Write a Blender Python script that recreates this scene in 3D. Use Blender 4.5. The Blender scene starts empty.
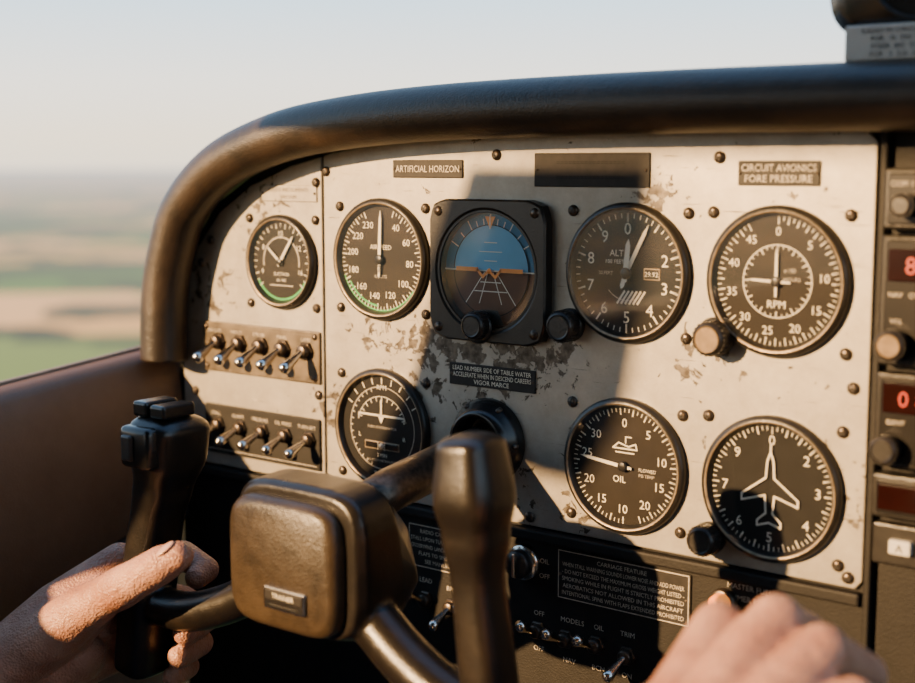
import bpy, bmesh, math, random
from mathutils import Vector, Matrix, Quaternion
random.seed(4)
sc=bpy.context.scene
COL=sc.collection
# ---------------------------------------------------------------- materials
def new_mat(name):
    m=bpy.data.materials.new(name); m.use_nodes=True
    nt=m.node_tree; b=nt.nodes["Principled BSDF"]
    return m,nt,b
def N(nt,t,**kw):
    n=nt.nodes.new(t)
    for k,v in kw.items(): setattr(n,k,v)
    return n
def simple(name,col,rough=.5,metal=0,var=.15,scale=80,bump=0,bscale=300,emit=None,es=0,coord="Object",spec=None,detail=5):
    m,nt,b=new_mat(name); L=nt.links
    tc=N(nt,"ShaderNodeTexCoord")
    nz=N(nt,"ShaderNodeTexNoise"); nz.inputs["Scale"].default_value=scale; nz.inputs["Detail"].default_value=detail
    L.new(tc.outputs[coord],nz.inputs["Vector"])
    cr=N(nt,"ShaderNodeValToRGB")
    cr.color_ramp.elements[0].position=.3; cr.color_ramp.elements[1].position=.7
    cr.color_ramp.elements[0].color=[c*(1-var) for c in col]+[1]
    cr.color_ramp.elements[1].color=[min(1,c*(1+var)) for c in col]+[1]
    L.new(nz.outputs["Fac"],cr.inputs[0]); L.new(cr.outputs[0],b.inputs["Base Color"])
    b.inputs["Roughness"].default_value=rough; b.inputs["Metallic"].default_value=metal
    if spec is not None: b.inputs["Specular IOR Level"].default_value=spec
    if bump:
        n2=N(nt,"ShaderNodeTexNoise"); n2.inputs["Scale"].default_value=bscale; n2.inputs["Detail"].default_value=4
        L.new(tc.outputs[coord],n2.inputs["Vector"])
        bp=N(nt,"ShaderNodeBump"); bp.inputs["Strength"].default_value=bump; bp.inputs["Distance"].default_value=.001
        L.new(n2.outputs["Fac"],bp.inputs["Height"]); L.new(bp.outputs[0],b.inputs["Normal"])
    if emit:
        b.inputs["Emission Color"].default_value=list(emit)+[1]; b.inputs["Emission Strength"].default_value=es
    return m
def leather(name,col,worn,rough=.45,bump=.5,thr=(.5,.75),spec=.5):
    m,nt,b=new_mat(name); L=nt.links
    tc=N(nt,"ShaderNodeTexCoord")
    a=N(nt,"ShaderNodeTexNoise"); a.inputs["Scale"].default_value=22; a.inputs["Detail"].default_value=9; a.inputs["Roughness"].default_value=.7
    L.new(tc.outputs["Object"],a.inputs["Vector"])
    cr=N(nt,"ShaderNodeValToRGB"); e=cr.color_ramp.elements
    e[0].position=thr[0]; e[1].position=thr[1]; e[0].color=list(col)+[1]; e[1].color=list(worn)+[1]
    L.new(a.outputs["Fac"],cr.inputs[0]); L.new(cr.outputs[0],b.inputs["Base Color"])
    v=N(nt,"ShaderNodeTexVoronoi"); v.inputs["Scale"].default_value=800
    L.new(tc.outputs["Object"],v.inputs["Vector"])
    n2=N(nt,"ShaderNodeTexNoise"); n2.inputs["Scale"].default_value=160; n2.inputs["Detail"].default_value=6
    L.new(tc.outputs["Object"],n2.inputs["Vector"])
    ad=N(nt,"ShaderNodeMath",operation="MULTIPLY_ADD"); L.new(v.outputs["Distance"],ad.inputs[0]); ad.inputs[1].default_value=.6; L.new(n2.outputs["Fac"],ad.inputs[2])
    bp=N(nt,"ShaderNodeBump"); bp.inputs["Strength"].default_value=bump; bp.inputs["Distance"].default_value=.0006
    L.new(ad.outputs[0],bp.inputs["Height"]); L.new(bp.outputs[0],b.inputs["Normal"])
    rr=N(nt,"ShaderNodeMapRange"); rr.inputs["To Min"].default_value=rough-.1; rr.inputs["To Max"].default_value=rough+.12; L.new(a.outputs["Fac"],rr.inputs["Value"]); L.new(rr.outputs[0],b.inputs["Roughness"])
    b.inputs["Specular IOR Level"].default_value=spec
    return m
def metal_panel():
    m,nt,b=new_mat("worn_painted_aluminium"); L=nt.links
    tc=N(nt,"ShaderNodeTexCoord")
    def noise(scale,detail,rough=.6,stretch=None,dist=0):
        n=N(nt,"ShaderNodeTexNoise"); n.inputs["Scale"].default_value=scale; n.inputs["Detail"].default_value=detail; n.inputs["Roughness"].default_value=rough
        n.inputs["Distortion"].default_value=dist
        if stretch:
            mp=N(nt,"ShaderNodeMapping"); mp.inputs["Scale"].default_value=stretch[0]; mp.inputs["Rotation"].default_value=stretch[1]
            L.new(tc.outputs["Object"],mp.inputs["Vector"]); L.new(mp.outputs[0],n.inputs["Vector"])
        else: L.new(tc.outputs["Object"],n.inputs["Vector"])
        return n.outputs["Fac"]
    def math_(op,a,c,clamp=False):
        x=N(nt,"ShaderNodeMath",operation=op); x.use_clamp=clamp
        for i,v in enumerate((a,c)):
            if isinstance(v,(int,float)): x.inputs[i].default_value=v
            else: L.new(v,x.inputs[i])
        return x.outputs[0]
    base=N(nt,"ShaderNodeValToRGB"); e=base.color_ramp.elements
    e[0].position=.32; e[1].position=.66; e[0].color=(.255,.230,.190,1); e[1].color=(.40,.372,.32,1)
    L.new(noise(16,10,.8),base.inputs[0])
    chip=noise(95,9,.62,None,.5)
    acc=None
    for (x,z,r,a) in [(-.020,-.005,.055,.21),(.045,-.010,.050,.20),(.075,.002,.045,.19),(.012,-.005,.022,.30),(.02,-.045,.050,.18),(-.185,.085,.05,.14),(.15,.100,.03,.18),
                      (-.245,.02,.05,.15),(.10,-.10,.04,.13),(-.06,.0,.05,.14),(.27,-.06,.04,.13),(-.12,-.06,.04,.15),(.18,.01,.04,.11),(.035,-.10,.05,.17),(-.03,-.035,.04,.17)]:
        d=N(nt,"ShaderNodeVectorMath",operation="DISTANCE"); L.new(tc.outputs["Object"],d.inputs[0]); d.inputs[1].default_value=(x,0,z)
        mr=N(nt,"ShaderNodeMapRange"); mr.inputs["From Min"].default_value=0; mr.inputs["From Max"].default_value=r
        mr.inputs["To Min"].default_value=a; mr.inputs["To Max"].default_value=0; mr.interpolation_type="SMOOTHSTEP"
        L.new(d.outputs["Value"],mr.inputs["Value"])
        acc=mr.outputs[0] if acc is None else math_("MAXIMUM",acc,mr.outputs[0])
    s=math_("ADD",chip,acc)
    mk=N(nt,"ShaderNodeMapRange"); mk.inputs["From Min"].default_value=.663; mk.inputs["From Max"].default_value=.673
    L.new(s,mk.inputs["Value"])
    sa=noise(30,4,.5,((1,1,26),(0,math.radians(24),0)))
    sm=N(nt,"ShaderNodeMapRange"); sm.inputs["From Min"].default_value=.67; sm.inputs["From Max"].default_value=.73; L.new(sa,sm.inputs["Value"])
    mk2=math_("MAXIMUM",mk.outputs[0],math_("MULTIPLY",sm.outputs[0],.6),True)
    worn=N(nt,"ShaderNodeValToRGB"); e=worn.color_ramp.elements
    e[0].position=.38; e[1].position=.62; e[0].color=(.045,.034,.024,1); e[1].color=(.15,.125,.095,1)
    L.new(noise(160,4),worn.inputs[0])
    mx=N(nt,"ShaderNodeMix",data_type="RGBA"); L.new(mk2,mx.inputs[0]); L.new(base.outputs[0],mx.inputs[6]); L.new(worn.outputs[0],mx.inputs[7])
    L.new(mx.outputs[2],b.inputs["Base Color"])
    b.inputs["Metallic"].default_value=.5
    rr=N(nt,"ShaderNodeMapRange"); rr.inputs["To Min"].default_value=.34; rr.inputs["To Max"].default_value=.58
    L.new(noise(40,6),rr.inputs["Value"]); L.new(rr.outputs[0],b.inputs["Roughness"])
    h=math_("SUBTRACT",math_("MULTIPLY",noise(350,3),.12),mk2)
    bp=N(nt,"ShaderNodeBump"); bp.inputs["Strength"].default_value=.5; bp.inputs["Distance"].default_value=.0006
    L.new(h,bp.inputs["Height"]); L.new(bp.outputs[0],b.inputs["Normal"])
    return m
def glass():
    m,nt,b=new_mat("instrument_glass"); L=nt.links; nt.nodes.remove(b)
    t=N(nt,"ShaderNodeBsdfTransparent"); g=N(nt,"ShaderNodeBsdfGlossy"); g.inputs["Roughness"].default_value=.05
    ms=N(nt,"ShaderNodeMixShader"); ms.inputs[0].default_value=.09; L.new(t.outputs[0],ms.inputs[1]); L.new(g.outputs[0],ms.inputs[2])
    out=[x for x in nt.nodes if x.type=="OUTPUT_MATERIAL"][0]; L.new(ms.outputs[0],out.inputs[0]); return m
MT={}
MT["glass"]=glass()
MT["metal"]=metal_panel()
MT["blackpanel"]=simple("black_crinkle_panel",(.007,.006,.0052),.6,0,.3,60,.3,900,spec=.3)
MT["bezel"]=simple("gauge_bezel_black",(.015,.0135,.012),.32,0,.3,120,.15,700,spec=.5)
MT["rim"]=simple("worn_bezel_rim",(.30,.23,.15),.4,.5,.3,200)
MT["dial"]=simple("dial_face_black",(.009,.0085,.008),.6,0,.2,100,spec=.2)
MT["dialbrown"]=simple("dial_face_brown",(.015,.0115,.0085),.6,0,.2,60,spec=.2)
MT["white"]=simple("dial_marking_white",(.74,.69,.56),.5,0,.05,60)
MT["cream"]=simple("placard_lettering",(.46,.41,.33),.6,0,.25,400)
MT["faded"]=simple("faded_lettering",(.14,.11,.08),.6,0,.3,400)
MT["green"]=simple("dial_green",(.05,.38,.09),.5)
MT["orange"]=simple("dial_orange",(.90,.30,.05),.45)
MT["blue"]=simple("horizon_sky_blue",(.15,.42,.62),.5,0,.1,30,spec=.3)
MT["dblue"]=simple("horizon_ring_blue",(.05,.21,.36),.5,0,.1,30,spec=.3)
MT["brown"]=simple("horizon_ground_brown",(.12,.052,.024),.5,0,.2,60,spec=.3)
MT["screw"]=simple("screw_steel_dark",(.08,.062,.048),.35,.8,.4,300)
MT["chrome"]=simple("switch_chrome",(.62,.58,.52),.18,1,.1,100)
MT["tan"]=simple("worn_bronze_plate",(.12,.092,.060),.42,.4,.5,60,.2,400)
MT["placard"]=simple("placard_black",(.012,.010,.009),.55,0,.4,150,spec=.3)
MT["leather"]=leather("glareshield_leather",(.014,.010,.007),(.050,.031,.018),.38,.4,(.42,.80),.55)
MT["wallleather"]=leather("door_leather_brown",(.13,.068,.036),(.18,.10,.056),.5,.3,(.3,.8))
MT["yoke"]=leather("yoke_black_vinyl",(.0075,.006,.005),(.022,.015,.009),.30,.22,(.5,.85),.5)
MT["yokepad"]=leather("yoke_pad_vinyl",(.018,.0125,.007),(.060,.040,.021),.36,.4,(.38,.75),.5)
MT["glossblack"]=simple("gloss_black_plastic",(.009,.008,.0075),.24,0,.2,60)
MT["knob"]=simple("knob_black",(.014,.012,.011),.35,0,.3,200,.2,500)
MT["knobtan"]=simple("knob_brass",(.20,.14,.08),.35,.6,.2,200)
MT["trim"]=simple("window_trim_tan",(.24,.17,.11),.5,0,.2,60)
MT["dark"]=simple("dark_trim",(.010,.008,.007),.6,0,.3,60)
MT["led"]=simple("red_led",(.25,.015,.01),.4,0,.1,60,emit=(1,.06,.015),es=.6)
MT["ledglass"]=simple("red_display_glass",(.010,.0015,.001),.15)
MT["amber"]=simple("amber_lamp",(.8,.25,.05),.3,emit=(1,.30,.05),es=.9)
MT["denim"]=simple("blue_denim",(.030,.05,.10),.85,0,.35,200,.6,900)
MT["card"]=simple("compass_card_paper",(.50,.48,.43),.6,0,.08,60)
MT["ink"]=simple("black_ink",(.03,.03,.03),.6)
MT["carpet"]=simple("grey_carpet",(.03,.028,.026),.95,0,.3,100,.5,400)
MT["liner"]=simple("beige_headliner",(.16,.13,.10),.8,0,.1,40)
MT["nail"]=simple("fingernail",(.56,.33,.24),.3,0,.05,100)
def skin():
    m,nt,b=new_mat("skin"); L=nt.links
    tc=N(nt,"ShaderNodeTexCoord")
    a=N(nt,"ShaderNodeTexNoise"); a.inputs["Scale"].default_value=45; a.inputs["Detail"].default_value=8; L.new(tc.outputs["Object"],a.inputs["Vector"])
    cr=N(nt,"ShaderNodeValToRGB"); e=cr.color_ramp.elements; e[0].position=.32; e[1].position=.7
    e[0].color=(.33,.145,.085,1); e[1].color=(.50,.265,.17,1)
    L.new(a.outputs["Fac"],cr.inputs[0]); L.new(cr.outputs[0],b.inputs["Base Color"])
    b.inputs["Roughness"].default_value=.46
    b.inputs["Subsurface Weight"].default_value=.08; b.inputs["Subsurface Scale"].default_value=.004
    b.inputs["Subsurface Radius"].default_value=(1,.35,.2)
    v=N(nt,"ShaderNodeTexVoronoi"); v.inputs["Scale"].default_value=650; L.new(tc.outputs["Object"],v.inputs["Vector"])
    n2=N(nt,"ShaderNodeTexNoise"); n2.inputs["Scale"].default_value=130; n2.inputs["Detail"].default_value=7; L.new(tc.outputs["Object"],n2.inputs["Vector"])
    mu=N(nt,"ShaderNodeMath",operation="MULTIPLY_ADD"); L.new(v.outputs["Distance"],mu.inputs[0]); mu.inputs[1].default_value=.35; L.new(n2.outputs["Fac"],mu.inputs[2])
    bp=N(nt,"ShaderNodeBump"); bp.inputs["Strength"].default_value=.8; bp.inputs["Distance"].default_value=.0020
    L.new(mu.outputs[0],bp.inputs["Height"]); L.new(bp.outputs[0],b.inputs["Normal"])
    return m
MT["skin"]=skin()
# ---------------------------------------------------------------- mesh builder
_tc={}
def glyph(s):
    if s in _tc: return _tc[s]
    c=bpy.data.curves.new("t","FONT"); c.body=s; c.size=1; c.resolution_u=2; c.align_x="CENTER"
    o=bpy.data.objects.new("t",c); COL.objects.link(o); bpy.context.view_layer.update()
    me=bpy.data.meshes.new_from_object(o.evaluated_get(bpy.context.evaluated_depsgraph_get()))
    vs=[v.co.copy() for v in me.vertices]; fs=[tuple(p.vertices) for p in me.polygons]
    bpy.data.objects.remove(o); bpy.data.meshes.remove(me)
    if vs:
        mx=(max(v.x for v in vs)+min(v.x for v in vs))/2; my=(max(v.y for v in vs)+min(v.y for v in vs))/2
        w=max(v.x for v in vs)-min(v.x for v in vs)
        vs=[Vector((v.x-mx,v.y-my,0)) for v in vs]
    else: w=0
    _tc[s]=(vs,fs,w); return _tc[s]
class MB:
    def __init__(s): s.v=[]; s.f=[]; s.m=[]; s.sm=[]; s.mats=[]; s.M=Matrix.Identity(4)
    def mi(s,k):
        if k not in s.mats: s.mats.append(k)
        return s.mats.index(k)
    def add(s,vs,fs,mat,smooth=True,M=None):
        T=s.M if M is None else s.M@M
        b=len(s.v); i=s.mi(mat)
        s.v+= [T@Vector(v) for v in vs]
        for f in fs: s.f.append(tuple(b+k for k in f)); s.m.append(i); s.sm.append(smooth)
    def lathe(s,prof,mat,n=48,M=None,smooth=True,cx=0,cy=0,cap=False):
        vs=[];fs=[]
        for (r,h) in prof:
            for k in range(n):
                a=2*math.pi*k/n; vs.append((cx+r*math.cos(a),cy+r*math.sin(a),h))
        for j in range(len(prof)-1):
            for k in range(n):
                k2=(k+1)%n; fs.append((j*n+k,j*n+k2,(j+1)*n+k2,(j+1)*n+k))
        if cap: fs.append(tuple((len(prof)-1)*n+k for k in range(n)))
        s.add(vs,fs,mat,smooth,M)
    def ring(s,r0,r1,h,mat,a0=0,a1=360,n=64,cx=0,cy=0):
        vs=[];fs=[]
        for k in range(n+1):
            a=math.radians(a0+(a1-a0)*k/n)
            vs+= [(cx+r0*math.sin(a),cy+r0*math.cos(a),h),(cx+r1*math.sin(a),cy+r1*math.cos(a),h)]
        for k in range(n): fs.append((2*k+2,2*k+3,2*k+1,2*k))
        s.add(vs,fs,mat,False)
    def poly(s,pts,h,mat): s.add([(x,y,h) for x,y in pts],[tuple(range(len(pts)))],mat,False)
    def strip(s,pts,w,h,mat,closed=False):
        n=len(pts); R=range(n if closed else n-1)
        for i in R:
            a=Vector(pts[i]); b=Vector(pts[(i+1)%n]); d=(b-a)
            if d.length<1e-9: continue
            d.normalize(); p=Vector((-d.y,d.x))*w/2; a2=a-d*w*.3; b2=b+d*w*.3
            s.poly([a2-p,b2-p,b2+p,a2+p],h+.00002*(i%3),mat)
    def box(s,lo,hi,mat,bev=.001,seg=2,M=None,smooth=False):
        bm=bmesh.new(); bmesh.ops.create_cube(bm,size=1)
        for v in bm.verts: v.co=Vector([lo[i]+(hi[i]-lo[i])*(v.co[i]+.5) for i in range(3)])
        if bev>0: bmesh.ops.bevel(bm,geom=bm.edges[:],offset=bev,segments=seg,affect="EDGES",profile=.5)
        bm.verts.index_update()
        s.add([v.co.copy() for v in bm.verts],[tuple(v.index for v in f.verts) for f in bm.faces],mat,smooth,M); bm.free()
    def text(s,t,size,x,y,h,mat,maxw=None,rot=0):
        vs,fs,w=glyph(t)
        sx=size
        if maxw and w*size>maxw: sx=maxw/w
        c,sn=math.cos(rot),math.sin(rot)
        s.add([(x+v.x*sx*c-v.y*size*sn,y+v.x*sx*sn+v.y*size*c,h) for v in vs],fs,mat,False)
    def sphere(s,c,r,mat,n=16,scale=(1,1,1),M=None):
        vs=[];fs=[]; m=n//2
        for j in range(m+1):
            p=math.pi*j/m
            for k in range(n):
                a=2*math.pi*k/n
                vs.append((c[0]+r*scale[0]*math.sin(p)*math.cos(a),c[1]+r*scale[1]*math.sin(p)*math.sin(a),c[2]+r*scale[2]*math.cos(p)))
        for j in range(m):
            for k in range(n):
                k2=(k+1)%n; fs.append((j*n+k,(j+1)*n+k,(j+1)*n+k2,j*n+k2))
        s.add(vs,fs,mat,True,M)
    def loft(s,pts,rad,mat,n=20,ref=(0,1,0),power=2.0,closed_caps=True,dome=False):
        pts=[Vector(p) for p in pts]; rad=[(r,r) if isinstance(r,(int,float)) else r for r in rad]
        if dome:
            t0=(pts[0]-pts[1]).normalized(); t1=(pts[-1]-pts[-2]).normalized()
            pre=[];pr=[]
            for q in (.98,.85,.6,.3):
                k=math.sqrt(1-q*q); pre.append(pts[0]+t0*min(rad[0])*q*dome); pr.append((rad[0][0]*k,rad[0][1]*k))
            po=[];por=[]
            for q in (.3,.6,.85,.98):
                k=math.sqrt(1-q*q); po.append(pts[-1]+t1*min(rad[-1])*q*dome); por.append((rad[-1][0]*k,rad[-1][1]*k))
            pts=pre+pts+po; rad=pr+rad+por
        vs=[];fs=[]; ref=Vector(ref)
        for i,p in enumerate(pts):
            t=(pts[min(i+1,len(pts)-1)]-pts[max(i-1,0)]).normalized()
            a=(ref-t*ref.dot(t)).normalized(); b=t.cross(a)
            for k in range(n):
                q=2*math.pi*k/n; c,sn=math.cos(q),math.sin(q)
                cc=math.copysign(abs(c)**(2/power),c); ss=math.copysign(abs(sn)**(2/power),sn)
                vs.append(p+a*rad[i][0]*cc+b*rad[i][1]*ss)
        for j in range(len(pts)-1):
            for k in range(n):
                k2=(k+1)%n; fs.append((j*n+k,j*n+k2,(j+1)*n+k2,(j+1)*n+k))
        if closed_caps:
            fs.append(tuple(range(n))[::-1]); fs.append(tuple((len(pts)-1)*n+k for k in range(n)))
        s.add(vs,fs,mat,True)
    def chain(s,pr,mat="skin",n=16,k=1.0):
        for i in range(len(pr)-1):
            a,ra=Vector(pr[i][0]),pr[i][1]*k; b,rb=Vector(pr[i+1][0]),pr[i+1][1]*k
            ref=(0,0,1) if abs((b-a).normalized().z)<.9 else (1,0,0)
            s.loft([a,b],[ra,rb],mat,n,ref)
        for p,r in pr: s.sphere(p,r*k,mat,n)
    def mesh(s,name):
        me=bpy.data.meshes.new(name); me.from_pydata([tuple(v) for v in s.v],[],s.f)
        for k in s.mats: me.materials.append(MT[k])
        me.polygons.foreach_set("material_index",s.m); me.polygons.foreach_set("use_smooth",s.sm); me.update()
        return me
    def build(s,name,parent=None,recalc=False):
        me=s.mesh(name)
        if recalc:
            bm=bmesh.new(); bm.from_mesh(me); bmesh.ops.recalc_face_normals(bm,faces=bm.faces); bm.to_mesh(me); bm.free()
        o=bpy.data.objects.new(name,me); COL.objects.link(o)
        if parent: o.parent=parent
        return o
def remeshed(mb,name,voxel,smooth,mat,parent=None,fac=.5):
    me=mb.mesh("tmp"); o=bpy.data.objects.new("tmp",me); COL.objects.link(o)
    r=o.modifiers.new("r","REMESH"); r.mode="VOXEL"; r.voxel_size=voxel; r.use_smooth_shade=True
    if smooth:
        q=o.modifiers.new("s","SMOOTH"); q.factor=fac; q.iterations=smooth
    bpy.context.view_layer.update()
    me2=bpy.data.meshes.new_from_object(o.evaluated_get(bpy.context.evaluated_depsgraph_get()))
    bpy.data.objects.remove(o)
    me2.materials.clear(); me2.materials.append(MT[mat])
    for p in me2.polygons: p.material_index=0; p.use_smooth=True
    me2.name=name
    ob=bpy.data.objects.new(name,me2); COL.objects.link(ob)
    if parent: ob.parent=parent
    return ob
def empty(name,loc=(0,0,0)):
    e=bpy.data.objects.new(name,None); e.empty_display_size=.05; COL.objects.link(e); return e
def face_M(x,z,y=0.0): return Matrix.Translation((x,y,z))@Matrix.Rotation(math.radians(90),4,"X")
def pol(r,a): a=math.radians(a); return (r*math.sin(a),r*math.cos(a))
def smooth_path(P,n=8):
    P=[Vector(p) for p in P]; out=[]
    for i in range(len(P)-1):
        p0=P[max(i-1,0)];p1=P[i];p2=P[i+1];p3=P[min(i+2,len(P)-1)]
        for k in range(n):
            t=k/n
            out.append(.5*((2*p1)+(p2-p0)*t+(2*p0-5*p1+4*p2-p3)*t*t+(3*p1-p0-3*p2+p3)*t**3))
    out.append(P[-1]); return out
mm=.001
# ---------------------------------------------------------------- panel
panel=empty("instrument_panel")
def sheet(pts,y0,y1,mat,name,bev=.0008):
    bm=bmesh.new(); vs=[bm.verts.new((x*mm,y0,z*mm)) for x,z in pts]; f=bm.faces.new(vs)
    r=bmesh.ops.extrude_face_region(bm,geom=[f]); ev=[e for e in r["geom"] if isinstance(e,bmesh.types.BMVert)]
    for v in ev: v.co.y=y1
    bmesh.ops.recalc_face_normals(bm,faces=bm.faces)
    me=bpy.data.meshes.new(name); bm.to_mesh(me); bm.free(); me.materials.append(MT[mat])
    o=bpy.data.objects.new(name,me); COL.objects.link(o); o.parent=panel
    b=o.modifiers.new("b","BEVEL"); b.width=bev; b.segments=2; b.limit_method="ANGLE"
    return o
top=[(-121,124),(-154,117),(-196,102),(-230,82),(-256,54),(-270,20),(-276,-25),(-276,-117)]
sheet([(-123,-117),(-123,123.5)]+top[1:],0,.0025,"metal","metal_sheet_left")
sheet([(-121,124),(-114,126),(-80,131),(-49,133),(34,136),(144,137),(276,136),(282,130),(283,-112),(279,-117),(-121,-117)],0,.0025,"metal","metal_sheet_main")
sheet([(-284,-360),(-284,-25),(-278,22),(-264,56),(-237,88),(-198,109),(-154,124),(-80,139),(34,145),(550,146),(550,-360)],.003,.012,"blackpanel","black_backing_panel")
mb=MB()
mb.box((-.276,-.004,-.126),(.283,.003,-.1185),"blackpanel",.0015)
mb.box((.2845,-.003,-.25),(.2885,.003,.136),"blackpanel",.001)
mb.build("edge_lip",panel)
mb=MB()
scr=[(-118,113),(-118,-112),(32,124),(190,122),(274,-4),(275,-111),(60,-111),(-252,42),(-128,105),(-262,-60),(-128,-50),(-240,60),(-40,-108)]
for cx,cz,o in [(-66,52.5,39),(131,52.5,40),(228,52.5,41),(-66,-67,39),(131,-67,39),(228,-67,41)]:
    for sx in (-1,1):
        for sz in (-1,1): scr.append((cx+sx*o,cz+sz*(o-3)))
for sx in (-1,1):
    for sz in (-1,1): scr.append((-163+sx*34,46+sz*32))
for x,z in scr:
    M=face_M(x*mm,z*mm)
    mb.lathe([(.0036,0),(.0036,.0008),(.0030,.0017),(.0016,.0023),(0.00005,.0024)],"screw",16,M)
    a=random.random()*3
    for q in (a,a+math.pi/2):
        mb.box((-.0022,-.0004,.0019),(.0022,.0004,.00255),"dark",0,1,M@Matrix.Rotation(q,4,"Z"))
mb.build("screws",panel)
# ---------------------------------------------------------------- placards
def placard(name,x0,z1,x1,z0,lines,mat="placard",tm="cream",size=4,frame=False,y=0.0):
    mb=MB(); mb.M=face_M((x0+x1)/2*mm,(z0+z1)/2*mm,y)
    w=(x1-x0)*mm/2; h=(z1-z0)*mm/2
    mb.box((-w,-h,0),(w,h,.0012),mat,.0005)
    n=len(lines)
    for i,t in enumerate(lines):
        yy=h*2*(.5-(i+.5)/n)*.86
        mb.text(t,size*mm,0,yy,.0014,tm,maxw=w*1.82)
    if frame:
        mb.strip([(-w*.97,-h*.95),(w*.97,-h*.95),(w*.97,h*.95),(-w*.97,h*.95)],.0006,.0013,tm,True)
    for sx in (-1,1):
        mb.lathe([(.0011,.001),(.0008,.0018),(0.00005,.0019)],"screw",10,Matrix.Translation((sx*w*.94,0,0)))
    return mb.build(name,panel)
placard("placard_artificial_horizon",-55,121,5,109,["ARTIFICIAL HORIZON"],size=6.4,tm="cream")
placard("placard_blank",62,125,145,104,["=================","================="],tm="dial",size=5)
placard("placard_pressure",202,120,251,106,["CIRCUIT AVIONICS","FORE PRESSURE"],size=5.8,tm="cream")
placard("placard_warning",-6,-14,64,-29,["LEAD NUMBER SIDE OF TABLE WATER","ACCELERATE WHEN IN DESCEND CAREERS","VIGOR MARCE"],size=4.4,tm="white")
placard("placard_faded",-183,103,-127,91,["FLIGHT INSTRUMENTS","VACUUM"],mat="metal",tm="faded",size=4)
placard("placard_checklist",80,-129,177,-162,["CARRIAGE FEATURE","WHEN STALL WARNING SOUNDS LOWER NOSE AND ADD POWER","- DO NOT EXCEED THE MAXIMUM GROSS WEIGHT LISTED -","SMOKING WHILE IN FLIGHT IS STRICTLY PROHIBITED","AEROBATICS NOT ALLOWED IN THIS AIRCRAFT","INTENTIONAL SPINS WITH FLAPS EXTENDED PROHIBITED"],size=4,frame=True,y=.003)
placard("placard_radio",-45,-132,8,-163,["RADIO CALLSIGN","STALL UPON TURN - IN HIGH","CROSSWIND LANDING DOWN","FLAPS TO SPEED 85","SEE MANUAL"],size=4,frame=True,y=.003)
mb=MB(); mb.M=face_M(0,0,.0026)
for x,z,t in [(30,-134,"OIL"),(92,-176,"MODELS"),(-30,-172,"LEAD"),(-7,-174,"RPM"),(66,-176,"OFF"),(112,-176,"OIL"),(133,-176,"TRIM"),(215,-130,"MASTER FUEL"),(215,-137,"PRIMER PRESS"),(66,-200,"OFF"),(90,-203,"NAV"),(112,-203,"BCN"),(133,-203,"ON"),(70,-140,"OIL"),(70,-150,"OFF")]:
    mb.text(t,.0048,x*mm,z*mm,0,"cream")
mb.build("panel_lettering",panel)
# ---------------------------------------------------------------- gauges
def gauge_base(mb,R,face="dial",knob=None):
    mb.lathe([(R,0),(R,.0035),(R-.0012,.0055),(R-.0030,.0060)],"bezel",72)
    mb.lathe([(R-.0030,.0060),(R-.0036,.0059),(R-.0041,.0053)],"rim",72)
    mb.lathe([(R-.0041,.0053),(R-.0060,.0020),(R-.0060,.0014)],"bezel",72)
    mb.lathe([(R-.0060,.0014),(0.0001,.0014)],face,72,smooth=False)
    mb.ring(.00001,R-.0042,.0052,"glass")
def knob(mb,x,y,r=.0085,h=.017,mat="knob",top="knob"):
    mb.lathe([(r*.55,0),(r*.55,h*.30),(r*.95,h*.31),(r,h*.36),(r,h*.85),(r*.90,h*.97),(r*.78,h)],mat,28,cx=x,cy=y)
    for k in range(22):
        a=2*math.pi*k/22
        mb.box((-.0003,-.0005,h*.40),(.0004,.0005,h*.86),mat,0,1,Matrix.Translation((x+r*math.cos(a),y+r*math.sin(a),0))@Matrix.Rotation(a,4,"Z"))
    mb.lathe([(r*.78,h),(r*.70,h-.0004),(.0001,h-.0004)],top,24,cx=x,cy=y,smooth=False)
def ticks(mb,R,a0,a1,n,l,w,mat="white",h=.0018):
    for i in range(n+1):
        a=a0+(a1-a0)*i/n
        mb.strip([pol(R,a),pol(R-l,a)],w,h,mat)
def nums(mb,r,lst,size,mat="white"):
    for a,t in lst:
        x,y=pol(r,a); mb.text(t,size,x,y,.0018,mat)
def hand(mb,a,l,w,mat="white",tail=.15,h=.0030,tip=True):
    d=Vector(pol(1,a)); p=Vector((-d.y,d.x))
    pts=[-d*l*tail-p*w*.35,-d*l*tail+p*w*.35,p*w*.5+d*l*.1,d*l*.82+p*w*.42,d*l,d*l*.82-p*w*.42,-p*w*.5+d*l*.1]
    vs=[(q.x,q.y,h) for q in pts]+[(q.x,q.y,h+.0005) for q in pts]; n=len(pts)
    fs=[tuple(range(n)),tuple(range(n,2*n))]+[(i,(i+1)%n,n+(i+1)%n,n+i) for i in range(n)]
    mb.add(vs,fs,mat,False)
def hub(mb,r,mat="bezel"): mb.lathe([(r,.0026),(r,.0042),(r*.7,.0046),(0.0001,.0047)],mat,24)

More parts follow.
